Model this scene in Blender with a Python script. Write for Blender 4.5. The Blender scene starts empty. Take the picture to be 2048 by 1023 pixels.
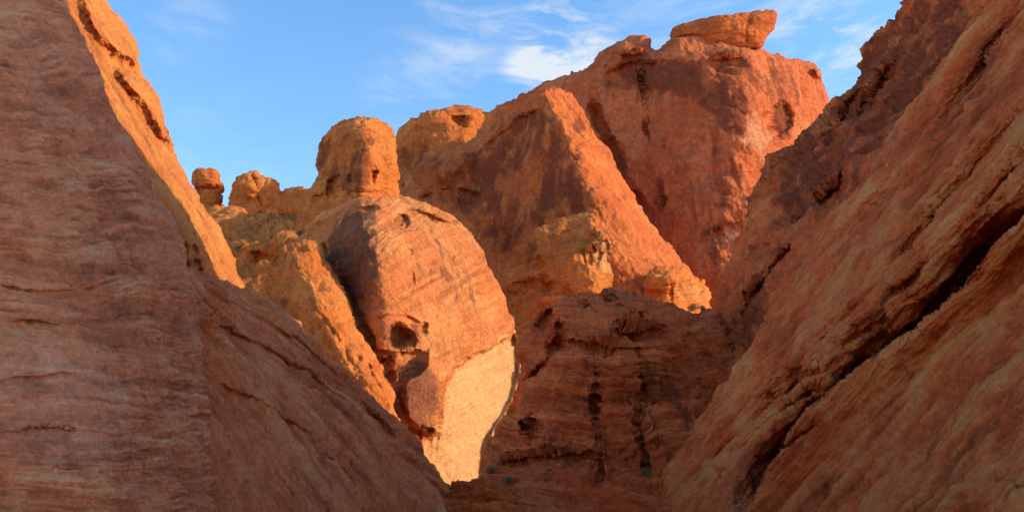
import bpy, math, random
import numpy as np
from mathutils import Vector, Matrix
from mathutils.geometry import delaunay_2d_cdt
from mathutils.bvhtree import BVHTree

rng = np.random.RandomState(7)
random.seed(7)
# ------------------------------------------------------------------ camera
HFOV = math.radians(60.0)
F = 1024.0 / math.tan(HFOV / 2)
PITCH = math.radians(15.5)
CZ = 1.6
cp, sp = math.cos(PITCH), math.sin(PITCH)

cam_d = bpy.data.cameras.new("camera")
cam = bpy.data.objects.new("camera", cam_d)
bpy.context.scene.collection.objects.link(cam)
cam.location = (0, 0, CZ)
cam.rotation_euler = (math.pi / 2 + PITCH, 0, 0)
cam_d.angle = HFOV
cam_d.clip_end = 6000
cam_d.clip_start = 0.1
bpy.context.scene.camera = cam

def rays(px, py):
    a = (px - 1024.0) / F
    b = (511.5 - py) / F
    return np.stack([a, cp - b * sp, sp + b * cp], -1)

def place(px, py, Y):
    d = rays(px, py)
    P = d * (Y / d[..., 1])[..., None]
    P[..., 2] += CZ
    return P

# ------------------------------------------------------------------ noise
perm = rng.permutation(256)
perm = np.concatenate([perm, perm, perm])
g = rng.normal(size=(256, 3)); g /= np.linalg.norm(g, axis=1)[:, None]
def perlin(P):
    i = np.floor(P).astype(np.int64); fr = P - i
    u = fr * fr * fr * (fr * (fr * 6 - 15) + 10)
    i &= 255
    out = 0
    for dx in (0, 1):
        for dy in (0, 1):
            for dz in (0, 1):
                h = perm[perm[perm[(i[:, 0] + dx) & 255] + ((i[:, 1] + dy) & 255)] + ((i[:, 2] + dz) & 255)]
                gr = g[h]
                d = (fr[:, 0] - dx) * gr[:, 0] + (fr[:, 1] - dy) * gr[:, 1] + (fr[:, 2] - dz) * gr[:, 2]
                w = (u[:, 0] if dx else 1 - u[:, 0]) * (u[:, 1] if dy else 1 - u[:, 1]) * (u[:, 2] if dz else 1 - u[:, 2])
                out = out + w * d
    return out * 1.6
def fbm(P, o=5, gain=0.5, ridged=False, off=0.0):
    a = 1.0; s = 0; t = 0
    P = P + off
    for k in range(o):
        n = perlin(P)
        if ridged: n = 1 - 2 * np.abs(n)
        s = s + a * n; t += a
        P = P * 2.03 + 17.3; a *= gain
    return s / t
def sstep(x, a=0.0, b=1.0):
    t = np.clip((x - a) / (b - a), 0, 1)
    return t * t * (3 - 2 * t)

# ------------------------------------------------------------------ 2-D helpers
def chaikin(p, n=1, closed=True):
    p = np.array(p, float)
    for _ in range(n):
        q = np.roll(p, -1, 0) if closed else p[1:]
        r = p if closed else p[:-1]
        a = 0.75 * r + 0.25 * q; b = 0.25 * r + 0.75 * q
        o = np.empty((len(a) * 2, p.shape[1])); o[0::2] = a; o[1::2] = b
        if not closed: o = np.vstack([p[:1], o, p[-1:]])
        p = o
    return p
def seg_dist(X, Y, pts, closed, signed=False):
    n = len(pts); d = np.full(X.shape, 1e18); sg = np.zeros(X.shape); tt = np.zeros(X.shape)
    m = n if closed else n - 1
    for k in range(m):
        a = pts[k]; b = pts[(k + 1) % n]
        ex, ey = b[0] - a[0], b[1] - a[1]
        L = ex * ex + ey * ey + 1e-9
        t = np.clip(((X - a[0]) * ex + (Y - a[1]) * ey) / L, 0, 1)
        dd = (X - a[0] - t * ex) ** 2 + (Y - a[1] - t * ey) ** 2
        if signed:
            c = dd < d
            sg = np.where(c, ex * (Y - a[1]) - ey * (X - a[0]), sg); tt = np.where(c, (k + t) / m, tt)
        d = np.minimum(d, dd)
    if signed: return np.sqrt(d), np.sign(sg), tt
    return np.sqrt(d)
def inside(X, Y, pts):
    r = np.zeros(X.shape, bool); n = len(pts)
    for k in range(n):
        x1, y1 = pts[k][:2]; x2, y2 = pts[(k + 1) % n][:2]
        if y1 == y2: continue
        c = ((y1 > Y) != (y2 > Y)) & (X < (x2 - x1) * (Y - y1) / (y2 - y1) + x1)
        r ^= c
    return r
def sdf(X, Y, pts):
    d = seg_dist(X, Y, pts, True)
    return np.where(inside(X, Y, pts), d, -d)
def in_view(X, Y):
    return (X > -70) & (X < 2118) & (Y > -70) & (Y < 1090)

def densify(p, closed=True, s=3.0, sc=20.0):
    out = []
    n = len(p)
    for k in range(n):
        a = p[k]; b = p[(k + 1) % n]
        L = math.hypot(*(b - a)); m = (a + b) / 2
        st = s if in_view(np.array([m[0]]), np.array([m[1]]))[0] else sc
        c = max(1, int(round(L / st)))
        for j in range(c): out.append(a + (b - a) * j / c)
    return np.array(out)

# ------------------------------------------------------------------ material
def node(nt, t, **kw):
    n = nt.nodes.new(t)
    for k, v in kw.items(): setattr(n, k, v)
    return n
def rock_mat(name, L, bump=1.0, strata=0.5):
    m = bpy.data.materials.new(name); m.use_nodes = True
    nt = m.node_tree; lk = nt.links.new
    bs = nt.nodes["Principled BSDF"]
    bs.inputs["Roughness"].default_value = 0.93
    bs.inputs["Specular IOR Level"].default_value = 0.1
    tc = node(nt, 'ShaderNodeTexCoord')
    def M(op, a, b=None, c=None):
        n = node(nt, 'ShaderNodeMath', operation=op)
        for i, v in enumerate((a, b, c)):
            if v is None: continue
            if isinstance(v, (int, float)): n.inputs[i].default_value = v
            else: lk(v, n.inputs[i])
        return n.outputs[0]
    n = node(nt, 'ShaderNodeTexNoise'); n.inputs['Scale'].default_value = 10 / L; n.inputs['Detail'].default_value = 5; n.inputs['Roughness'].default_value = .78
    lk(tc.outputs['Object'], n.inputs['Vector'])
    at = node(nt, 'ShaderNodeAttribute', attribute_name='strat')
    sx = node(nt, 'ShaderNodeSeparateXYZ'); lk(tc.outputs['Object'], sx.inputs[0])
    cb = node(nt, 'ShaderNodeCombineXYZ')
    lk(M('MULTIPLY', at.outputs['Fac'], 18.0 / L), cb.inputs[0]); lk(M('MULTIPLY', sx.outputs[0], 1.2 / L), cb.inputs[1]); lk(M('MULTIPLY', sx.outputs[1], 1.2 / L), cb.inputs[2])
    b = node(nt, 'ShaderNodeTexNoise'); b.inputs['Scale'].default_value = 1; b.inputs['Detail'].default_value = 3
    lk(cb.outputs[0], b.inputs['Vector'])
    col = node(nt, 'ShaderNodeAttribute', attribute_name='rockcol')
    h = M('MULTIPLY_ADD', b.outputs['Fac'], strata, n.outputs['Fac'])
    v = M('MULTIPLY_ADD', n.outputs['Fac'], 1.1, M('MULTIPLY_ADD', b.outputs['Fac'], .7 * strata, .48 - .35 * strata))
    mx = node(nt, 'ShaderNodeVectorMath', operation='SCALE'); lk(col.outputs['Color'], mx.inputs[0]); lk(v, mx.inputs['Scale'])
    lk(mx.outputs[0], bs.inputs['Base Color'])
    bp = node(nt, 'ShaderNodeBump'); bp.inputs['Strength'].default_value = 1.0
    bp.inputs['Distance'].default_value = 0.14 * L * bump
    lk(h, bp.inputs['Height']); lk(bp.outputs[0], bs.inputs['Normal'])
    return m

# ------------------------------------------------------------------ rock builder
ROCKS = []
TINT = np.array([1.10, .72, .44])
def rock(name, outline, ctrl, Yref, cols, ys=1.0, R=50, kR=1.0, thick=None, strat_ang=0.0, s=3.0,
         regions=(), cracks=(), pits=(), ledges=(), varnish=(), pale=(), rough=1.0, strata=0.02, sfreq=3.0,
         tafoni=0.0, smooth=1, oj=2.0, fan=None, blocky=0.0, flake=0.0, autov=0.0, streak=.3, scol=.3, bump=1.0, fine=0.0, contrast=1.0, sh=None, bandc=.5):
    Yref = Yref * ys
    L = Yref / F * 100.0
    cA, cB, cD, cP = [np.array(c) for c in cols]
    cA = cA * TINT; cB = cB * TINT
    seed = sum(ord(c) for c in name) % 97 + len(ROCKS) * 3.1
    mat = rock_mat("sandstone_%02d" % len(ROCKS), L, bump, min(1.2, scol * 2) if sh is None else sh)
    po = chaikin(outline, smooth)
    po = densify(po, s=s)
    Q = np.stack([po[:, 0] / 40., po[:, 1] / 40., np.full(len(po), seed)], 1)
    view = in_view(po[:, 0], po[:, 1])
    po[:, 0] += fbm(Q, 4, 0.6) * oj * 2.2 * view
    po[:, 1] += fbm(Q + 31, 4, 0.6) * oj * 2.2 * view
    pc = po[::3]
    x0, y0 = po.min(0); x1, y1 = po.max(0)
    def interior(sp_):
        xs = np.arange(x0, x1, sp_); ys_ = np.arange(y0, y1, sp_ * 0.87)
        X, Y = np.meshgrid(xs, ys_); X = X + (np.arange(len(ys_)) % 2)[:, None] * sp_ * 0.5
        X = X.ravel(); Y = Y.ravel()
        X = X + rng.uniform(-.15, .15, X.shape) * sp_; Y = Y + rng.uniform(-.15, .15, Y.shape) * sp_
        return X, Y
    def grid(fine_):
        if fine_:
            X, Y = interior(s); k = in_view(X, Y); X, Y = X[k], Y[k]
            X2, Y2 = interior(20.0); k = ~in_view(X2, Y2)
            X = np.concatenate([X, X2[k]]); Y = np.concatenate([Y, Y2[k]])
        else:
            X, Y = interior(22.0)
        k = inside(X, Y, po); X, Y = X[k], Y[k]
        d = seg_dist(X, Y, pc, True); k = d > s * 0.7
        return np.stack([X[k], Y[k]], 1)
    C = []
    for line in ctrl:
        line = np.array(line, float)
        if line.ndim == 1: C.append(line); continue
        for a, b in zip(line[:-1], line[1:]):
            n = max(1, int(math.hypot(b[0] - a[0], b[1] - a[1]) / 30))
            for j in range(n): C.append(a + (b - a) * j / n)
        C.append(line[-1])
    C = np.array(C); C[:, 2] *= ys
    D = np.hypot(C[:, None, 0] - C[None, :, 0], C[:, None, 1] - C[None, :, 1])
    n = len(C)
    A = np.zeros((n + 3, n + 3)); A[:n, :n] = D - np.eye(n) * 4.0
    Pm = np.stack([np.ones(n), C[:, 0] / 500, C[:, 1] / 500], 1)
    A[:n, n:] = Pm; A[n:, :n] = Pm.T
    W = np.linalg.solve(A, np.concatenate([C[:, 2], [0, 0, 0]]))
    def depth(X, Y):
        o = W[n] + W[n + 1] * X / 500 + W[n + 2] * Y / 500
        for k in range(n): o = o + W[k] * np.hypot(X - C[k, 0], Y - C[k, 1])
        return np.clip(o, C[:, 2].min() * 0.85, C[:, 2].max() * 1.15)
    Rw = R / F * Yref
    if thick is None: thick = 6 * Rw
    allV = []; allF = []; offs = 0; PX = []
    for side in (0, 1):
        G = grid(side == 0)
        pts = np.vstack([po, G])
        res = delaunay_2d_cdt([Vector(p) for p in pts.tolist()], [], [list(range(len(po)))], 1, 1e-4)
        V = np.array([[v[0], v[1]] for v in res[0]]); T = np.array([f_ for f_ in res[2] if len(f_) == 3])
        X, Y = V[:, 0], V[:, 1]
        d = seg_dist(X, Y, pc, True)
        onb = np.zeros(len(V), bool)
        for i, o in enumerate(res[3]):
            if any(q < len(po) for q in o): onb[i] = True
        d[onb] = 0
        base = depth(X, Y)
        t = np.clip(d / R, 0, 1)
        if side == 0:
            y = base + kR * Rw * (1 - np.sqrt(1 - (1 - t) ** 2))
            wq = np.stack([X / 45., Y / 45., np.full(len(X), seed + 5.)], 1)
            WX = X + fbm(wq, 5, 0.6) * 16; WY = Y + fbm(wq + 9, 5, 0.6) * 16
            wq2 = np.stack([X / 16., Y / 16., np.full(len(X), seed + 5.)], 1)
            PXx = X + fbm(wq2, 4, 0.65) * 15; PYy = Y + fbm(wq2 + 9, 4, 0.65) * 15
            inn = sstep(d, 0, 8)
            for (poly, dy, soft) in regions:
                y = y + dy * sstep(sdf(X * .4 + WX * .6, Y * .4 + WY * .6, chaikin(poly, 1)), -soft * .3, soft) * inn
            for (line, dy, fall) in ledges:
                dd, sg, tt = seg_dist(X * .3 + WX * .7, Y * .3 + WY * .7, chaikin(line, 2, False), False, True)
                tap = sstep(tt, 0, .15) * sstep(1 - tt, 0, .15)
                if dy < 2: tap = tap * np.clip(.6 + 1.3 * perlin(np.stack([tt * 5, tt * 0 + seed, tt * 0 + fall], 1)), .1, 1.3)
                sd = dd * sg
                y = y + dy * tap * sstep(sd, -2.5, 4.0) * np.exp(-np.clip(sd, 0, None) / fall) * inn
            for (line, wd, dy) in cracks:
                dd, sg, tt = seg_dist(X * .4 + WX * .6, Y * .4 + WY * .6, np.array(line, float), False, True)
                md = np.clip(.55 + 1.3 * perlin(np.stack([tt * 6, tt * 0 + seed, tt * 0 + wd], 1)), .12, 1.2) * sstep(tt, -.05, .15) * sstep(1 - tt, -.05, .15)
                e = np.exp(-(dd / (wd * (.45 + .5 * md))) ** 2)
                y = y + dy * .6 * e * md * inn
            for (cx, cy, rx, ry, an, dy) in pits:
                ca, sa = math.cos(math.radians(an)), math.sin(math.radians(an))
                ux = ((PXx - cx) * ca + (PYy - cy) * sa) / rx; uy = (-(PXx - cx) * sa + (PYy - cy) * ca) / ry
                y = y + dy * .6 * sstep(1.2 - np.hypot(ux, uy), 0, 1.0) * inn
        else:
            t2 = np.clip(d / (R * 2.5), 0, 1)
            y = base + kR * Rw + thick * np.sqrt(1 - (1 - t2) ** 2)
        P = place(X, Y, y)
        area = (X[T[:, 1]] - X[T[:, 0]]) * (Y[T[:, 2]] - Y[T[:, 0]]) - (X[T[:, 2]] - X[T[:, 0]]) * (Y[T[:, 1]] - Y[T[:, 0]])
        fl = (area > 0) if side == 0 else (area < 0)
        T[fl] = T[fl][:, ::-1]
        allV.append(P); allF.append(T + offs); offs += len(P); PX.append(np.stack([X, Y, d, np.full(len(X), side)], 1))
    V = np.vstack(allV); T = np.vstack(allF); PX = np.vstack(PX)
    key = np.round(V * 1e4).astype(np.int64)
    _, first, inv = np.unique(key, axis=0, return_index=True, return_inverse=True)
    inv = inv.ravel()
    V = V[first]; PX = PX[first]; T = inv[T]
    T = T[(T[:, 0] != T[:, 1]) & (T[:, 1] != T[:, 2]) & (T[:, 0] != T[:, 2])]
    def normals(V):
        fn = np.cross(V[T[:, 1]] - V[T[:, 0]], V[T[:, 2]] - V[T[:, 0]])
        N = np.zeros_like(V)
        for k in range(3):
            for ax in range(3): N[:, ax] += np.bincount(T[:, k], fn[:, ax], len(V))
        return N / (np.linalg.norm(N, axis=1)[:, None] + 1e-12)
    vol = np.einsum('ij,ij->i', V[T[:, 0]], np.cross(V[T[:, 1]], V[T[:, 2]])).sum()
    if vol < 0: T = T[:, ::-1].copy()
    N = normals(V)
    X, Y = PX[:, 0], PX[:, 1]
    th = math.radians(strat_ang)
    if fan is None:
        sc = (-X * math.sin(th) + Y * math.cos(th)) / 100.0
    else:
        sc = np.arctan2(Y - fan[1], X - fan[0]) * fan[2] / 100.0
    sc = sc + 0.26 * fbm(V / (3 * L), 4, 0.5, off=seed)
    S = sc * L
    big = fbm(V / (2.2 * L), 6, 0.55, off=seed)
    disp = 0.16 * L * rough * big
    rd = fbm(V / (1.1 * L), 5, 0.6, ridged=True, off=seed + 40)
    disp -= 0.12 * L * rough * np.clip(rd - 0.35, 0, 1) * 1.6
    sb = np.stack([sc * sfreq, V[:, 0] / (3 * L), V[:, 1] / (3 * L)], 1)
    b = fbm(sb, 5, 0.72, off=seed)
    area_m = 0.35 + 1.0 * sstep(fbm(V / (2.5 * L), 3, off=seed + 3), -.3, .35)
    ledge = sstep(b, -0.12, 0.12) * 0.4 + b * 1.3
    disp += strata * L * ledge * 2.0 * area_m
    b2 = 0 * b
    if fine:
        b2 = fbm(np.stack([sc * sfreq * 3.2, V[:, 0] / (3 * L), V[:, 1] / (3 * L)], 1), 3, 0.6, off=seed + 5)
        gate = .15 + 1.1 * sstep(fbm(np.stack([sc * 1.2, V[:, 0] / (3 * L), V[:, 1] / (3 * L)], 1), 3, off=seed + 8), -.1, .3)
        disp += fine * L * (sstep(b2, -.08, .08) * .8 + b2) * gate
        b2 = b2 * gate
    if blocky:
        q = fbm(V / (1.6 * L), 3, 0.5, off=seed + 70) * 5
        disp += blocky * L * (np.floor(q) + sstep(q - np.floor(q), 0.8, 1.0))
    if flake:
        q = fbm(V * np.array([1, 1, .4]) / (.9 * L), 4, 0.5, off=seed + 75) * 6
        disp += flake * L * (np.floor(q) + sstep(q - np.floor(q), 0.82, 1.0))
    if tafoni:
        tz = fbm(V / (0.40 * L) * np.array([1, 1, .7]), 4, 0.6, off=seed + 90)
        tm = sstep(fbm(V / (1.8 * L), 3, off=seed + 95), -.05, .25)
        disp -= tafoni * L * sstep(tz, 0.12, 0.38) * tm
    V2 = V + N * disp[:, None]
    wq = V / (0.9 * L)
    WX = X + fbm(wq, 5, 0.65, off=3) * 44; WY = Y + fbm(wq, 5, 0.65, off=13) * 44
    va = np.zeros(len(X)); pa = np.zeros(len(X))
    for (poly, v, soft) in varnish:
        va = np.maximum(va, v * sstep(sdf(WX, WY, chaikin(poly, 1)), -soft, soft))
    for (poly, v, soft) in pale:
        pa = np.maximum(pa, v * sstep(sdf(WX * .5 + X * .5, WY * .5 + Y * .5, chaikin(poly, 1)), -soft * .7, soft * .7))
    va *= (PX[:, 3] == 0); pa *= (PX[:, 3] == 0)
    n1 = fbm(V / (1.3 * L), 5, .55, off=11); n2 = fbm(V / (.35 * L), 5, .65, off=23); n3 = fbm(V / (.07 * L), 3, .7, off=33)
    ns = fbm(V * np.array([1, 1, .11]) / (.22 * L), 4, .6, off=51 + seed)
    ns2 = fbm(V * np.array([1, 1, .16]) / (.6 * L), 5, .65, off=61 + seed)
    lerp = lambda a, b_, t_: a + (b_ - a) * np.clip(t_, 0, 1)[:, None]
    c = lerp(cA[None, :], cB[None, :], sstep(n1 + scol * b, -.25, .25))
    mod = contrast * (scol * 1.2 * b * area_m + bandc * b2 + .45 * n2 + .35 * n3)  # bedding bands and grain; recessed beds also darker, shade put into the colour
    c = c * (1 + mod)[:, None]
    c = lerp(c, cP[None, :] * (1 + .35 * mod)[:, None], pa * sstep(pa + .4 * n2, .1, .7))
    c = lerp(c, (cD * .55 + cA * .45)[None, :], sstep(ns + .5 * n1, .10, .38) * streak * (1 - pa * .7))
    vv = va + autov + .55 * n2 + .7 * ns2 + .25 * n1 + .18 * n3
    vf = sstep(vv, .18, .50) * (1 - .8 * (pa > .3))
    c = lerp(c, (cD[None, :] * (1 + .6 * n3[:, None] + .7 * ns[:, None] + .5 * n2[:, None])), vf * .80)
    c = np.clip(c, .012, .9)
    me = bpy.data.meshes.new(name)
    me.from_pydata(V2.tolist(), [], T.tolist())
    at = me.attributes.new('strat', 'FLOAT', 'POINT'); at.data.foreach_set('value', S.astype(np.float32))
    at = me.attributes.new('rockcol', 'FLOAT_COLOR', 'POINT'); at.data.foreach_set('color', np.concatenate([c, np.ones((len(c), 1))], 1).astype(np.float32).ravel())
    me.polygons.foreach_set('use_smooth', [True] * len(me.polygons))
    me.materials.append(mat); me.update()
    ob = bpy.data.objects.new(name, me); bpy.context.scene.collection.objects.link(ob)
    ROCKS.append(ob)
    return ob

DK = (0.20, 0.045, 0.024); PALE = (0.80, 0.43, 0.17)
def cs(A, B, D=DK, P=PALE): return (A, B, D, P)
ORG = cs((0.68, 0.27, 0.095), (0.77, 0.37, 0.14))
RED = cs((0.66, 0.20, 0.075), (0.72, 0.27, 0.105))

# ---- distant hoodoos
rock("hoodoo", [(383, 352), (390, 338), (412, 335), (435, 337), (441, 352), (447, 378), (440, 392), (446, 410), (470, 440), (470, 520), (370, 520), (372, 430), (388, 395), (390, 375), (382, 366)],
     [(410, 350, 108), (410, 500, 106), (445, 400, 110), (380, 400, 110)], 108, ORG, R=25, s=2.2, rough=.8, strata=.05, sfreq=5, oj=1.5,
     regions=[([(380, 368), (450, 364), (450, 380), (380, 384)], 1.0, 5)])
rock("hoodoo", [(448, 400), (457, 380), (468, 356), (482, 346), (512, 345), (530, 356), (548, 366), (560, 380), (575, 385), (590, 398), (612, 410), (640, 520), (430, 520)],
     [(500, 370, 104), (500, 500, 102), (610, 430, 108), (440, 430, 107)], 105, ORG, R=25, s=2.2, rough=1., strata=.05, sfreq=5, oj=2, blocky=.05,
     cracks=[([(505, 345), (520, 400), (540, 440)], 4, 1.5)])
rock("sandstone_ridge", [(548, 384), (562, 373), (590, 369), (612, 370), (650, 380), (700, 520), (540, 520)], [(580, 400, 126), (640, 500, 125), (545, 500, 127)], 126, ORG, R=20, s=2.6, rough=1, strata=.05, blocky=.05)
rock("sandstone_slope", [(380, 404), (420, 400), (470, 412), (520, 418), (560, 412), (600, 405), (660, 400), (700, 700), (380, 700), (340, 500)],
     [(400, 420, 98), (500, 430, 96), (640, 420, 92), (500, 500, 84), (480, 560, 78), (650, 600, 72)], 90, ORG, R=20, s=2.8, rough=1.4, strata=.06, strat_ang=12, tafoni=.08, blocky=.06,
     regions=[([(455, 470), (520, 425), (590, 410), (640, 420), (640, 520), (560, 500), (480, 520)], -3, 20)],
     cracks=[([(470, 455), (520, 440), (600, 425)], 7, 1.8)])

# ---- rounded knob behind
rock("sandstone_knob", [(788, 275), (800, 248), (828, 226), (862, 211), (905, 205), (950, 207), (978, 215), (1010, 240), (1060, 420), (1000, 480), (780, 480), (770, 400), (785, 330)],
     [[(800, 260, 97), (850, 230, 94), (950, 230, 95), (1000, 260, 99)], [(800, 330, 96), (860, 320, 92), (960, 320, 93)], (880, 460, 90)], 95, ORG, ys=1.1, R=35, s=2.6, rough=.8, strata=.02, autov=.04,
     pits=[(918, 243, 20, 12, 10, 2.0), (835, 258, 10, 7, 0, 1.2)], varnish=[([(790, 275), (940, 262), (980, 300), (960, 400), (790, 400)], .38, 18)], tafoni=.05)

# ---- big butte
rock("sandstone_butte", [(1050, 185), (1075, 170), (1105, 155), (1150, 137), (1186, 131), (1193, 114), (1222, 92), (1255, 80), (1288, 72), (1300, 78), (1310, 90), (1326, 80), (1346, 71), (1400, 70), (1460, 78), (1520, 90), (1560, 107), (1600, 109), (1628, 122), (1648, 136), (1655, 158), (1662, 185), (1668, 215), (1690, 300), (1760, 720), (1200, 720), (1000, 500)],
     [[(1195, 150, 101), (1200, 300, 100), (1250, 450, 97), (1330, 600, 94)], [(1300, 110, 97.5), (1300, 300, 96)], [(1505, 110, 94), (1508, 200, 92.5), (1500, 300, 91), (1490, 420, 90), (1440, 560, 88)],
      [(1560, 125, 100), (1570, 250, 98), (1560, 320, 95)], [(1650, 170, 109), (1660, 260, 108)], (1100, 200, 106), (1700, 600, 96), (1150, 600, 96)], 98, cs((0.66, 0.23, 0.125), (0.73, 0.31, 0.185), DK, (.76, .40, .22)), ys=1.08,
     R=38, kR=1.6, s=2.6, rough=.85, strata=.012, strat_ang=8, streak=.65, autov=-.02, tafoni=.03, flake=.02, scol=.2,
     cracks=[([(1275, 120), (1283, 190), (1290, 260), (1310, 300), (1322, 380), (1325, 420)], 3, 2.4), ([(1188, 130), (1180, 180), (1195, 230), (1225, 300), (1260, 380), (1300, 440)], 9, 5)],
     ledges=[([(1200, 150), (1290, 118), (1400, 122), (1500, 108)], .9, 30), ([(1425, 460), (1460, 450), (1500, 446)], 1.8, 18)],
     regions=[([(1530, 235), (1545, 205), (1575, 200), (1590, 240), (1565, 285), (1535, 280)], 2.6, 12), ([(1200, 92), (1290, 72), (1305, 100), (1220, 118)], -1.6, 10), 
              ([(1620, 125), (1650, 135), (1655, 165), (1630, 160)], -2, 10)],
     varnish=[([(1195, 120), (1260, 108), (1380, 112), (1505, 105), (1512, 160), (1515, 230), (1480, 290), (1420, 220), (1330, 175), (1260, 185), (1200, 170)], .46, 20),
              ([(1512, 120), (1600, 130), (1600, 230), (1520, 220)], .34, 20), ([(1535, 205), (1590, 205), (1585, 275), (1540, 280)], .8, 8), ([(1200, 200), (1500, 250), (1460, 540), (1300, 450)], .10, 30)],
     pale=[([(1485, 250), (1510, 215), (1530, 240), (1550, 292), (1480, 300)], .6, 10), ([(1280, 300), (1480, 300), (1460, 420), (1330, 480)], .25, 40), ([(1430, 455), (1500, 450), (1495, 490), (1440, 490)], .5, 8)])
rock("balanced_rock", [(1336, 76), (1341, 58), (1360, 47), (1400, 36), (1450, 29), (1500, 22), (1532, 17), (1553, 19), (1560, 31), (1551, 50), (1538, 72), (1526, 98), (1500, 100), (1440, 96), (1380, 94), (1345, 90)],
     [[(1345, 66, 99), (1440, 55, 97), (1500, 50, 97), (1555, 30, 99)], (1400, 90, 98), (1520, 90, 97)], 98, RED, ys=1.08, R=26, kR=1.0, thick=7, s=2.2, rough=.6, strata=.02, sfreq=5, strat_ang=-10, smooth=1, oj=1.2,
     ledges=[([(1340, 72), (1420, 66), (1500, 70), (1540, 60)], .6, 12)],
     cracks=[([(1505, 30), (1490, 60), (1495, 84)], 4, .8)])

# ---- diagonal fin
rock("sandstone_fin", [(790, 420), (805, 370), (835, 325), (855, 300), (900, 287), (938, 280), (966, 246), (982, 220), (1012, 200), (1050, 184), (1085, 170), (1120, 168), (1146, 182), (1166, 208), (1182, 245), (1212, 292), (1252, 362), (1284, 422), (1332, 490), (1382, 540), (1410, 572), (1421, 606), (1440, 700), (1420, 1100), (980, 1100), (860, 620)],
     [[(1092, 176, 77), (1130, 240, 74), (1185, 340, 71), (1235, 425, 69), (1290, 520, 67), (1335, 610, 66)],
      [(1146, 190, 82), (1182, 250, 81), (1250, 362, 78), (1330, 492, 75), (1415, 600, 72)],
      [(1040, 195, 80), (1060, 300, 77), (1100, 400, 74.5)], [(985, 230, 85), (960, 300, 82.5), (950, 400, 80.5), (980, 500, 78), (1000, 700, 75)], [(860, 310, 87), (850, 380, 83), (830, 460, 80)], (1200, 700, 66), (1200, 1000, 62)],
     75, cs((0.64, 0.225, 0.10), (0.73, 0.30, 0.13), DK, (.76, .48, .28)), ys=1.12, R=30, kR=.8, s=2.8, rough=.9, strata=.02, strat_ang=50, sfreq=3, tafoni=.05, streak=.5, flake=.018, 
     varnish=[([(960, 270), (1060, 205), (1095, 230), (1140, 340), (1190, 420), (1100, 440), (1010, 530), (960, 440), (920, 340)], .38, 20), ([(1120, 190), (1160, 225), (1185, 290), (1160, 300)], .5, 8), ([(820, 330), (930, 300), (960, 420), (860, 420)], .28, 25)],
     cracks=[([(1146, 175), (1170, 230), (1190, 262)], 5, .8), ([(850, 380), (960, 420)], 8, 1.5)],
     ledges=[([(960, 300), (1010, 250), (1080, 215)], 1.0, 25), ([(830, 395), (900, 370), (960, 390)], 1.5, 20)],
     regions=[([(840, 300), (935, 285), (960, 330), (900, 370), (830, 350)], -2, 25)])
rock("sandstone_buttress", [(995, 560), (1018, 512), (1060, 468), (1108, 432), (1160, 417), (1196, 424), (1216, 450), (1242, 472), (1266, 498), (1278, 530), (1300, 580), (1330, 660), (1340, 1000), (960, 1000), (990, 700), (1000, 620)],
     [[(1040, 500, 66), (1100, 455, 65.5), (1160, 440, 65.5)], [(1075, 530, 64), (1150, 500, 62.5), (1195, 470, 62)], [(1095, 600, 63), (1190, 560, 61)], [(1260, 510, 66), (1300, 600, 66)], (1030, 620, 66), (1200, 740, 60), (1050, 900, 60)],
     64, ORG, ys=1.16, R=32, kR=1, s=2.8, rough=1.1, strata=.03, strat_ang=-15, tafoni=.05, streak=.3, flake=.02,
     cracks=[([(1075, 500), (1085, 550), (1100, 600)], 8, 1.6)],
     pits=[(1215, 490, 12, 8, 60, 1.2), (1240, 520, 14, 8, 40, 1.2), (1255, 560, 12, 8, 50, 1.2)],
     ledges=[([(1100, 470), (1150, 452), (1200, 470)], .9, 16), ([(1180, 500), (1220, 500), (1270, 540)], .9, 14), ([(1020, 570), (1080, 560), (1180, 590), (1280, 600)], .8, 18)],
     varnish=[([(1030, 500), (1090, 450), (1100, 480), (1060, 540), (1010, 560)], .3, 20)],
     pale=[([(1180, 470), (1220, 460), (1270, 530), (1290, 580), (1230, 560), (1190, 520)], .6, 15)])
rock("sandstone_boulder", [(1290, 540), (1320, 528), (1350, 535), (1390, 552), (1412, 575), (1420, 605), (1400, 650), (1300, 660), (1288, 590)],
     [(1340, 560, 63), (1400, 590, 68), (1330, 640, 62), (1295, 600, 65)], 65, ORG, ys=1.12, R=24, kR=1, s=2.6, rough=1, strata=.04, tafoni=.1,
     pale=[([(1330, 550), (1415, 570), (1410, 600), (1350, 600)], .5, 15)], cracks=[([(1335, 545), (1345, 600)], 6, 1.2)])

# ---- head-shaped knob
rock("sandstone_pinnacle", [(590, 440), (602, 400), (614, 374), (625, 348), (624, 310), (634, 278), (658, 248), (696, 229), (738, 226), (774, 236), (794, 260), (800, 300), (801, 345), (800, 380), (830, 400), (840, 480), (600, 500)],
     [[(735, 245, 66), (735, 300, 63), (725, 350, 62.5), (720, 390, 62)], [(640, 300, 68), (640, 380, 66)], [(792, 280, 68), (797, 360, 67)], (690, 300, 64.5), (620, 450, 66), (830, 450, 66)],
     65, ORG, ys=1.04, R=40, kR=1.1, s=2.4, rough=.9, strata=.015, tafoni=.12, autov=.10, streak=.4, flake=.01,
     pits=[(745, 350, 9, 16, 10, 1.8), (665, 372, 12, 26, 25, 1.6), (700, 360, 9, 12, 20, .8), (770, 330, 7, 9, 0, .8)],
     varnish=[([(640, 290), (700, 250), (740, 270), (760, 330), (700, 380), (640, 380)], .30, 20)],
     ledges=[([(612, 392), (680, 380), (740, 386), (798, 378)], .8, 14)])

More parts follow.
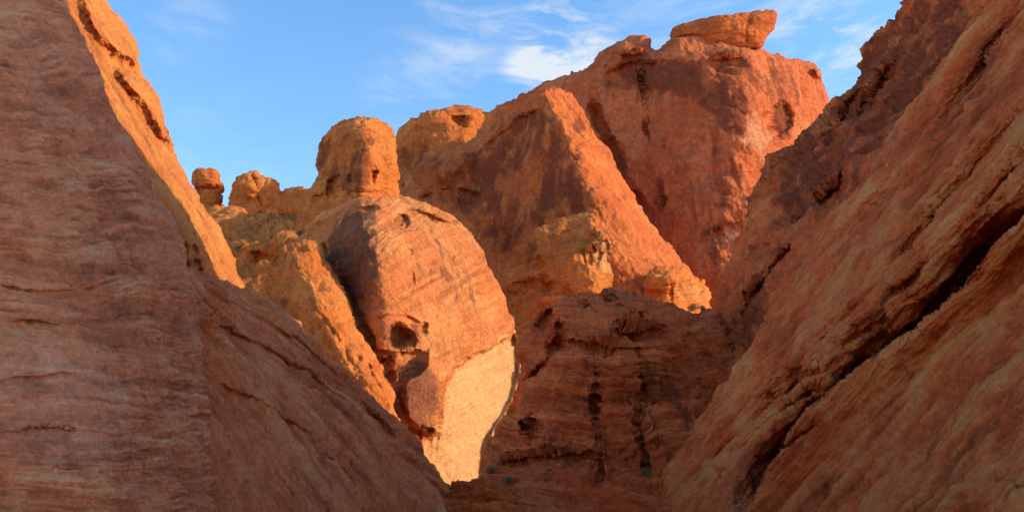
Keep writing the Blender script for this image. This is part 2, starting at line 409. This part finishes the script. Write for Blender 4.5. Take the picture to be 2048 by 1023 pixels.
# ---- main dome
rock("sandstone_dome", [(560, 520), (590, 478), (620, 444), (655, 415), (700, 398), (745, 391), (800, 388), (850, 400), (898, 420), (935, 455), (966, 500), (990, 545), (1010, 590), (1025, 635), (1033, 665), (1043, 700), (1041, 750), (1027, 800), (1004, 840), (980, 880), (970, 940), (990, 1180), (700, 1180), (620, 800), (540, 640)],
     [[(752, 425, 58.5), (750, 500, 56), (752, 570, 55), (765, 640, 54.5)], [(690, 430, 61), (695, 520, 59.5), (705, 600, 58)],
      [(800, 400, 63), (860, 430, 63), (910, 450, 65)], [(830, 500, 59), (830, 600, 57.5), (850, 690, 57)], [(930, 540, 63), (950, 640, 62.5), (930, 700, 61)],
      [(1000, 600, 68), (1025, 680, 68), (1035, 760, 67)], [(870, 880, 57), (940, 900, 60)], (620, 470, 65), (600, 600, 62), (850, 1100, 56), (960, 800, 61.5), (730, 760, 55), (800, 860, 55)],
     60, cs((0.66, 0.30, 0.15), (0.76, 0.42, 0.22), (.20, .065, .04), (.86, .43, .17)), R=30, kR=.9, s=2.3, rough=.6, strata=.014, strat_ang=-30, streak=.35, autov=.06, scol=.3, flake=.006, fine=.006,
     regions=[([(888, 742), (930, 722), (975, 700), (1010, 676), (1034, 664), (1060, 700), (1050, 820), (990, 900), (960, 990), (840, 990), (840, 884), (888, 862)], 1.4, 6),
              ([(795, 775), (815, 745), (842, 735), (852, 690), (884, 715), (889, 770), (891, 850), (880, 876), (842, 872), (812, 842)], -1.7, 12),
              ([(770, 665), (785, 642), (805, 645), (832, 672), (828, 698), (790, 700)], 1.6, 12),
              ([(650, 480), (700, 425), (745, 430), (750, 600), (715, 610), (680, 560)], -.5, 14)],
     cracks=[([(823, 480), (828, 560), (815, 640)], 2.5, .4), ([(640, 470), (665, 530), (700, 610), (745, 690)], 10, 3), ([(735, 655), (750, 700), (790, 770)], 8, 2), ([(880, 640), (940, 600), (1000, 600)], 2.5, .25)],
     ledges=[([(690, 418), (760, 412), (850, 420), (940, 462)], .7, 14), ([(860, 405), (900, 425), (940, 465)], .6, 10), ([(620, 455), (700, 408), (790, 398)], .5, 10), ([(840, 850), (885, 858)], 1, 20), ([(890, 736), (930, 718), (975, 698), (1010, 674), (1034, 660)], .8, 60),
              ([(740, 640), (790, 620), (850, 650)], .5, 14), ([(740, 700), (800, 705), (850, 700)], .9, 16)],
     pits=[(808, 436, 7, 13, -30, 1.3), (848, 655, 9, 13, 20, 1.0), (740, 690, 9, 12, 0, 1.0), (775, 722, 15, 9, 30, 1.0)],
     varnish=[([(655, 470), (700, 425), (748, 440), (752, 590), (715, 605), (680, 560)], .65, 12), ([(790, 740), (850, 720), (892, 780), (885, 880), (800, 870)], .4, 15), ([(770, 490), (900, 500), (980, 600), (900, 640), (860, 560)], .12, 30), ([(770, 640), (840, 640), (840, 700), (770, 700)], .4, 12)],
     pale=[([(888, 745), (1010, 672), (1080, 640), (1085, 800), (990, 940), (950, 990), (840, 990), (840, 884), (888, 862)], 1.0, 6)])
rock("sandstone_buttress", [(515, 580), (522, 545), (540, 510), (572, 486), (612, 474), (640, 482), (656, 512), (682, 560), (702, 620), (722, 665), (750, 715), (782, 770), (800, 830), (840, 1100), (560, 1100), (500, 700)],
     [[(580, 510, 55), (625, 570, 53.3), (680, 660, 52), (740, 760, 51.3)], [(530, 560, 57), (560, 640, 54.8), (620, 740, 53)], [(645, 500, 56.5), (690, 600, 55), (750, 720, 53.2)], (650, 1000, 50), (790, 820, 52)],
     54, ORG, R=44, kR=1, s=2.6, rough=1.1, strata=.03, strat_ang=60, sfreq=3, tafoni=.04, autov=.03, flake=.012,
     ledges=[([(530, 530), (570, 498), (630, 488)], .5, 12)],
     varnish=[([(530, 560), (580, 590), (640, 700), (600, 700), (540, 620)], .25, 15)], cracks=[([(700, 700), (740, 740), (770, 790)], 5, .8)])

# ---- dark far right canyon wall
rock("canyon_wall", [(1425, 620), (1438, 560), (1458, 522), (1482, 488), (1502, 440), (1512, 390), (1522, 350), (1545, 315), (1580, 285), (1625, 250), (1660, 222), (1692, 180), (1708, 142), (1718, 100), (1745, 68), (1780, 48), (1800, 0), (1850, -60), (1950, -160), (2150, -220), (2500, -200), (2500, 1200), (1400, 1200), (1410, 760)],
     [[(1430, 620, 46), (1500, 470, 45), (1530, 350, 46), (1700, 180, 47), (1800, 20, 46)], [(1480, 640, 42), (1560, 450, 41), (1640, 330, 42), (1750, 200, 42), (1880, 50, 41)],
      [(1540, 640, 38), (1700, 380, 37), (1900, 150, 37)], (2200, 0, 34), (2400, 600, 30), (1600, 1100, 36), (1450, 900, 41), (2000, 800, 32)],
     42, cs((0.72, 0.22, 0.10), (0.80, 0.29, 0.14)), ys=.87, R=30, kR=1, thick=5, s=2.6, rough=1.8, strata=.05, strat_ang=-52, sfreq=2.2, tafoni=.12, oj=4, blocky=.05, flake=.03, autov=.15, streak=.4, scol=.6,
     pits=[(1520, 350, 14, 20, 30, 1.2), (1518, 445, 7, 5, 0, .8)],
     ledges=[([(1530, 340), (1600, 310), (1680, 240), (1740, 130)], 1.4, 22), ([(1500, 520), (1560, 440), (1640, 400), (1720, 300)], 1.4, 22), ([(1470, 620), (1530, 540), (1590, 480)], 1.2, 18), ([(1620, 300), (1700, 240), (1780, 120)], 1.2, 18)],
     varnish=[([(1720, 100), (1800, 20), (1950, -50), (1900, 150), (1750, 330), (1650, 400), (1560, 420), (1540, 330), (1680, 210)], .32, 25)])

# ---- near right canyon wall
rock("canyon_wall", [(1180, 1100), (1240, 1023), (1300, 958), (1352, 900), (1402, 832), (1440, 775), (1482, 722), (1520, 662), (1552, 602), (1592, 540), (1642, 470), (1690, 410), (1732, 350), (1772, 282), (1830, 200), (1882, 130), (1930, 62), (1985, 0), (2060, -120), (2200, -420), (2400, -900), (2700, -1600), (3100, -1600), (3100, 1700), (1180, 1700)],
     [[(1985, 0, 20.5), (1772, 282, 24), (1592, 540, 27), (1440, 775, 30), (1240, 1023, 34)],
      [(2048, 100, 18), (1900, 300, 19.5), (1750, 480, 22), (1620, 660, 24.5), (1500, 830, 27), (1380, 980, 30)],
      [(2048, 400, 14.8), (1920, 530, 16.4), (1780, 650, 18.6), (1650, 760, 21.1), (1540, 880, 23.6), (1450, 1000, 26.1)],
      [(2048, 520, 15.8), (1940, 660, 17), (1800, 780, 19), (1700, 880, 21), (1600, 1000, 23)], (2048, 800, 13), (1800, 1000, 16.5), (2048, 1023, 11.5), (2300, 300, 13.5), (2700, -1000, 10.5), (2700, 300, 9), (3100, 300, 7), (3100, 1600, 5), (1800, 1600, 13)],
     20, cs((0.72, 0.22, 0.095), (0.88, 0.35, 0.165), (.26, .07, .045)), R=40, kR=.7, thick=6, s=2.3, rough=.6, strata=.07, strat_ang=-46, sfreq=1.8, scol=.95, streak=.1, autov=-.08, fine=.024, sh=.9, bandc=1.0,
     ledges=[([(2140, 360), (1985, 490), (1925, 560), (1905, 600), (1840, 655), (1760, 705), (1700, 745), (1640, 800), (1590, 850), (1540, 930), (1490, 1040)], 3.8, 45),
             ([(2140, 110), (1960, 330), (1800, 520), (1640, 700), (1500, 860)], 1.1, 22), ([(2060, 10), (1850, 280), (1700, 480), (1560, 680)], 1.1, 18), ([(2140, 240), (2000, 380), (1850, 540), (1700, 680), (1560, 810)], .9, 18),
             ([(1660, 770), (1560, 830), (1480, 900), (1440, 960)], 1.4, 14), ([(1700, 720), (1600, 770), (1500, 850), (1420, 930)], 1.1, 16), ([(1640, 850), (1580, 890), (1500, 950), (1470, 1000)], 1.2, 12), ([(1780, 640), (1680, 700), (1600, 740), (1540, 800)], .9, 14),
             ([(2140, 620), (1980, 760), (1860, 880), (1740, 1010)], .25, 16)],
     regions=[([(1900, 980), (1960, 945), (2060, 960), (2100, 1100), (1880, 1100)], -.5, 25)],
     varnish=[([(1840, 220), (1985, 20), (2048, 0), (1900, 260), (1750, 460), (1600, 640), (1560, 640), (1700, 430)], .2, 30), ([(1640, 800), (1540, 930), (1490, 1023), (1420, 980), (1560, 840)], .3, 20)])

# ---- centre shadowed mass
rock("sandstone_outcrop", [(900, 1010), (955, 950), (962, 900), (966, 868), (988, 845), (1016, 825), (1036, 796), (1043, 740), (1041, 692), (1052, 658), (1078, 624), (1112, 600), (1160, 583), (1200, 573), (1240, 569), (1282, 576), (1302, 590), (1342, 606), (1382, 616), (1425, 611), (1452, 640), (1480, 720), (1560, 800), (1560, 1200), (880, 1200), (870, 1060)],
     [[(1060, 660, 42), (1120, 640, 39.5), (1240, 640, 38.5), (1380, 660, 39)], [(1050, 760, 41), (1110, 760, 38), (1230, 760, 36.5), (1300, 760, 37.5), (1400, 760, 38)], [(980, 880, 41), (1060, 880, 37.5), (1200, 900, 35), (1350, 900, 36)], (1240, 575, 45), (1420, 620, 43), (1150, 1150, 32), (900, 1150, 35), (1500, 1000, 35)],
     40, cs((0.70, 0.21, 0.095), (0.80, 0.29, 0.135)), ys=.9, R=28, kR=1.1, thick=5, s=2.3, rough=1.2, strata=.04, strat_ang=3, sfreq=4, blocky=.04, flake=.018, autov=.03, streak=.3, scol=.5, tafoni=.05, fine=.014,
     cracks=[([(1190, 690), (1195, 760), (1185, 800), (1200, 900), (1195, 980)], 4.5, 1.6), ([(1275, 700), (1290, 780), (1280, 850), (1300, 930)], 5, 1.6), ([(1200, 575), (1240, 610), (1300, 650)], 5, 1.4), ([(1110, 600), (1120, 660), (1095, 720), (1050, 770)], 7, 1.8)],
     ledges=[([(1110, 610), (1160, 598), (1200, 625), (1240, 655), (1330, 652), (1440, 665)], 1.2, 16), ([(1060, 690), (1180, 680), (1280, 700), (1450, 700)], .5, 14), ([(970, 930), (1100, 900), (1300, 910)], .6, 14)],
     pits=[(1090, 640, 18, 30, 20, 1.8), (1060, 850, 10, 22, 10, 1.2)],
     varnish=[([(1090, 790), (1180, 780), (1190, 960), (1090, 960)], .22, 30), ([(1260, 720), (1420, 690), (1440, 820), (1300, 850)], .22, 30)])
rock("sandstone_ledge", [(885, 975), (905, 960), (960, 948), (1010, 958), (1030, 985), (1060, 1010), (1140, 1030), (1220, 1040), (1240, 1200), (880, 1200), (870, 1060)],
     [(900, 975, 34), (960, 980, 32), (1010, 990, 31.5), (1100, 1050, 30), (1100, 1180, 27), (900, 1180, 29)], 32, RED, ys=.9, R=16, kR=1.2, thick=3, s=2.4, rough=1, strata=.08, strat_ang=4, sfreq=5, blocky=.05, scol=.5)

# ---- left lit ridge
rock("sandstone_ridge", [(60, -120), (150, -120), (190, -30), (210, 2), (246, 40), (270, 80), (281, 128), (286, 150), (302, 166), (322, 196), (329, 232), (342, 264), (351, 300), (354, 322), (368, 348), (386, 380), (408, 420), (432, 450), (456, 490), (476, 530), (488, 568), (520, 640), (560, 900), (300, 900), (200, 600), (-60, 300), (-100, -100)],
     [[(100, -60, 25), (200, 150, 24), (270, 300, 23.5), (350, 420, 23.5), (400, 520, 24)], [(200, -10, 29), (285, 150, 28.5), (350, 310, 27.5), (430, 450, 27.5), (488, 570, 27.5)], (0, 100, 22), (200, 500, 20), (420, 800, 22)],
     25, cs((0.74, 0.34, 0.14), (0.82, 0.44, 0.19)), R=26, kR=1, thick=6, s=2.4, rough=.7, strata=.025, strat_ang=60, streak=.15, scol=.3, fine=.01,
     regions=[([(146, -60), (205, -5), (250, 35), (275, 80), (290, 145), (245, 122), (205, 95), (170, 50)], -1.3, 20), ([(222, 122), (290, 146), (326, 195), (345, 265), (360, 310), (325, 285), (290, 225), (245, 175)], -1.2, 18)],
     cracks=[([(385, 455), (392, 500), (400, 560)], 6, .8), ([(410, 470), (420, 520)], 4, .4), ([(370, 455), (376, 520), (385, 600)], 5, .7), ([(430, 480), (445, 530)], 4, .3)],
     varnish=[([(240, 175), (290, 210), (340, 280), (350, 305), (320, 290)], .3, 8)])

# ---- left slope in shade
rock("sandstone_slope", [(380, 520), (420, 548), (450, 560), (490, 572), (520, 600), (580, 640), (640, 692), (702, 750), (770, 808), (830, 868), (872, 930), (902, 985), (930, 1040), (980, 1200), (980, 1400), (330, 1400), (330, 600)],
     [[(410, 560, 20), (420, 700, 19), (430, 900, 17.5), (430, 1100, 16)], [(500, 585, 24.5), (640, 700, 26.5), (830, 870, 29.5), (930, 1040, 31)], [(520, 760, 21), (620, 900, 22), (700, 1020, 22.5)], (500, 1200, 15), (900, 1350, 22)],
     23, cs((0.74, 0.30, 0.17), (0.84, 0.39, 0.25)), R=22, kR=1, thick=6, s=2.3, rough=.7, strata=.05, strat_ang=27, sfreq=3.0, fan=(150, 330, 700), scol=.7, streak=0, autov=-.12, fine=.020, sh=.8, bandc=.8,
     ledges=[([(430, 590), (520, 625), (600, 680), (700, 770), (800, 880)], .5, 14), ([(430, 640), (500, 680), (600, 730), (690, 800), (760, 880)], .5, 16), ([(430, 760), (540, 810), (640, 880), (720, 970)], .3, 16)],
     cracks=[([(560, 950), (590, 990)], 3, .2)],
     varnish=[([(700, 760), (790, 820), (880, 940), (900, 1000), (800, 930)], .3, 15)])

# ---- left near wall
rock("canyon_wall", [(40, -160), (90, -60), (128, 0), (150, 40), (176, 92), (210, 170), (250, 258), (300, 358), (340, 430), (368, 478), (380, 540), (396, 620), (404, 700), (414, 790), (426, 890), (434, 1023), (440, 1200), (440, 1600), (-900, 1600), (-900, -700), (-200, -500)],
     [[(60, -60, 17.5), (210, 170, 17), (340, 430, 17), (400, 700, 17), (434, 1020, 15.5)], [(0, 100, 14.5), (120, 400, 13.8), (220, 700, 13), (250, 1000, 12.2)], (0, 600, 12.2), (0, 1000, 11.2), (-500, 0, 12), (-800, 600, 9), (-800, 1500, 7), (300, 1500, 10)],
     14, cs((0.68, 0.32, 0.22), (0.80, 0.43, 0.32), (.30, .11, .07), (.80, .44, .33)), R=70, kR=1.2, thick=5, s=2.3, rough=.75, strata=.03, strat_ang=4, sfreq=2.6, scol=.65, streak=.05, autov=-.06, fine=.018, sh=.6, bandc=.9,
     pale=[([(-20, 660), (220, 690), (300, 800), (230, 980), (-20, 960)], .4, 70)],
     ledges=[([(-20, 870), (100, 850), (300, 880), (430, 850)], .12, 12), ([(-20, 640), (150, 650), (300, 620)], .10, 14), ([(-20, 760), (200, 740), (380, 770)], .12, 12), ([(-20, 560), (100, 590), (260, 560), (380, 600)], .10, 12), ([(-20, 950), (180, 930), (420, 960)], .10, 10)])

# ------------------------------------------------------------------ ground
def ground():
    m = bpy.data.materials.new("wash_sand"); m.use_nodes = True
    nt = m.node_tree; b = nt.nodes["Principled BSDF"]; b.inputs["Roughness"].default_value = 1
    n = nt.nodes.new('ShaderNodeTexNoise'); n.inputs['Scale'].default_value = 1.2; n.inputs['Detail'].default_value = 5
    tc = nt.nodes.new('ShaderNodeTexCoord'); nt.links.new(tc.outputs['Object'], n.inputs['Vector'])
    r = nt.nodes.new('ShaderNodeValToRGB'); r.color_ramp.elements[0].color = (.56, .20, .08, 1); r.color_ramp.elements[1].color = (.70, .32, .14, 1)
    nt.links.new(n.outputs['Fac'], r.inputs['Fac']); nt.links.new(r.outputs[0], b.inputs['Base Color'])
    bp = nt.nodes.new('ShaderNodeBump'); bp.inputs['Distance'].default_value = .1; nt.links.new(n.outputs['Fac'], bp.inputs['Height']); nt.links.new(bp.outputs[0], b.inputs['Normal'])
    xs = np.concatenate([[-3000, -1000, -300, -120], np.linspace(-60, 60, 81), [120, 300, 1000, 3000]])
    X, Y = np.meshgrid(xs, xs + 40)
    P = np.stack([X.ravel(), Y.ravel(), np.zeros(X.size)], 1)
    P[:, 2] = 0.25 * fbm(P / 9., 4) * (np.hypot(P[:, 0], P[:, 1] - 40) < 90)
    k = len(xs); F_ = [(j * k + i, j * k + i + 1, (j + 1) * k + i + 1, (j + 1) * k + i) for j in range(k - 1) for i in range(k - 1)]
    me = bpy.data.meshes.new("ground"); me.from_pydata(P.tolist(), [], F_); me.materials.append(m)
    me.polygons.foreach_set('use_smooth', [True] * len(me.polygons))
    o = bpy.data.objects.new("ground", me); bpy.context.scene.collection.objects.link(o)
ground()

# ------------------------------------------------------------------ shrubs
dg = bpy.context.evaluated_depsgraph_get()
trees = [BVHTree.FromObject(o, dg) for o in ROCKS]
def hit(px, py):
    d = Vector(rays(np.array(float(px)), np.array(float(py))).tolist()).normalized(); best = None
    for t in trees:
        h = t.ray_cast(Vector((0, 0, CZ)), d)
        if h[0] is not None and (best is None or h[3] < best[1]): best = (h[0], h[3])
    return best[0] if best else None
sm = bpy.data.materials.new("shrub_leaves"); sm.use_nodes = True
b = sm.node_tree.nodes["Principled BSDF"]; b.inputs["Roughness"].default_value = .8
ni = sm.node_tree.nodes.new('ShaderNodeTexNoise'); ni.inputs['Scale'].default_value = 5
rr = sm.node_tree.nodes.new('ShaderNodeValToRGB'); rr.color_ramp.elements[0].color = (.10, .08, .045, 1); rr.color_ramp.elements[1].color = (.24, .20, .11, 1)
sm.node_tree.links.new(ni.outputs['Fac'], rr.inputs['Fac']); sm.node_tree.links.new(rr.outputs[0], b.inputs['Base Color'])
def shrub(px, py, rpx):
    p = hit(px, py)
    if p is None: return
    r = rpx / F * p.y
    V = []; Fc = []
    for i in range(420):
        th = random.uniform(0, 2 * math.pi); ph = random.uniform(0.1, 1.4)
        d = Vector((math.cos(th) * math.sin(ph) * 1.2, math.sin(th) * math.sin(ph) * 1.2, math.cos(ph)))
        if i < 60: a = Vector((0, 0, -.3 * r)); bb = d * r * random.uniform(.6, 1.1); w = r * .02
        else:
            a = d * r * random.uniform(.25, .95) + Vector((random.gauss(0, .1), random.gauss(0, .1), 0)) * r
            bb = a + (d + Vector([random.gauss(0, .5) for _ in range(3)])).normalized() * r * .2; w = r * .045
        s_ = (bb - a).cross(Vector([random.gauss(0, 1) for _ in range(3)])).normalized() * w
        k = len(V); V += [p + a - s_, p + a + s_, p + bb + s_ * .4, p + bb - s_ * .4]; Fc.append((k, k + 1, k + 2, k + 3))
    me = bpy.data.meshes.new("desert_shrub"); me.from_pydata([tuple(v) for v in V], [], Fc); me.materials.append(sm)
    o = bpy.data.objects.new("desert_shrub", me); bpy.context.scene.collection.objects.link(o)
for a in [(1017, 966, 14), (982, 944, 12), (1290, 948, 13), (1385, 618, 12), (1405, 618, 8), (600, 470, 11), (478, 500, 12)]:
    shrub(*a)

# ------------------------------------------------------------------ light
SUN = Vector((0.93, -0.055, 0.40)).normalized()
sun_el = math.asin(SUN.z)
ld = bpy.data.lights.new("sun", 'SUN'); ld.energy = 5.0; ld.angle = math.radians(.5); ld.color = (1, .82, .56)
lo = bpy.data.objects.new("sun", ld); bpy.context.scene.collection.objects.link(lo)
lo.rotation_euler = SUN.to_track_quat('Z', 'Y').to_euler(); lo.location = (60, 0, 60)

w = bpy.data.worlds.new("World"); bpy.context.scene.world = w; w.use_nodes = True
nt = w.node_tree; lk = nt.links.new
bg = nt.nodes["Background"]; bg.inputs['Strength'].default_value = 0.15
sky = nt.nodes.new('ShaderNodeTexSky'); sky.sky_type = 'NISHITA'; sky.sun_disc = False
sky.sun_elevation = sun_el; sky.sun_rotation = math.atan2(SUN.x, SUN.y)
sky.air_density = 1.0; sky.dust_density = .4; sky.ozone_density = 1.5
hs = nt.nodes.new('ShaderNodeHueSaturation'); lk(sky.outputs[0], hs.inputs['Color']); hs.inputs['Saturation'].default_value = 1.22; hs.inputs['Value'].default_value = 2.3
tc = nt.nodes.new('ShaderNodeTexCoord')
mp = nt.nodes.new('ShaderNodeMapping'); lk(tc.outputs['Generated'], mp.inputs['Vector'])
mp.inputs['Rotation'].default_value = (0, math.radians(-14), 0); mp.inputs['Scale'].default_value = (3.4, 3, 11)
no = nt.nodes.new('ShaderNodeTexNoise'); lk(mp.outputs[0], no.inputs['Vector'])
no.inputs['Scale'].default_value = 2.8; no.inputs['Detail'].default_value = 10; no.inputs['Roughness'].default_value = .62; no.inputs['Distortion'].default_value = .6
def mth(op, a, b):
    n = nt.nodes.new('ShaderNodeMath'); n.operation = op
    for i, v in enumerate((a, b)):
        if isinstance(v, (int, float)): n.inputs[i].default_value = v
        else: lk(v, n.inputs[i])
    return n.outputs[0]
tot = None
for (px, py, rad, amp) in [(1130, 105, 4.2, .95), (1075, 155, 3, .9), (1720, 20, 7, .6), (980, 0, 6, .4), (1350, 10, 6, .35), (850, 180, 5, .3), (380, 60, 3, .2), (1640, 110, 4, .45), (440, 330, 5, .15)]:
    d = Vector(rays(np.array(float(px)), np.array(float(py))).tolist()).normalized()
    v = nt.nodes.new('ShaderNodeVectorMath'); v.operation = 'DOT_PRODUCT'; lk(tc.outputs['Generated'], v.inputs[0]); v.inputs[1].default_value = d
    mr = nt.nodes.new('ShaderNodeMapRange'); mr.interpolation_type = 'SMOOTHERSTEP'; lk(v.outputs['Value'], mr.inputs['Value'])
    mr.inputs['From Min'].default_value = math.cos(math.radians(rad)); mr.inputs['From Max'].default_value = 1; mr.inputs['To Max'].default_value = amp
    tot = mr.outputs[0] if tot is None else mth('ADD', tot, mr.outputs[0])
mr = nt.nodes.new('ShaderNodeMapRange'); mr.interpolation_type = 'SMOOTHSTEP'; lk(no.outputs['Fac'], mr.inputs['Value'])
mr.inputs['From Min'].default_value = .40; mr.inputs['From Max'].default_value = .70; mr.inputs['To Max'].default_value = 1
cl = mth('MULTIPLY', mr.outputs[0], mth('ADD', tot, .02))
cl = mth('MINIMUM', cl, .85)
mx = nt.nodes.new('ShaderNodeMix'); mx.data_type = 'RGBA'; lk(cl, mx.inputs[0]); lk(hs.outputs[0], mx.inputs[6]); mx.inputs[7].default_value = (5.8, 6.1, 6.3, 1)
lk(mx.outputs[2], bg.inputs['Color'])
sc = bpy.context.scene
sc.view_settings.view_transform = 'Standard'; sc.view_settings.look = 'None'; sc.view_settings.exposure = 0
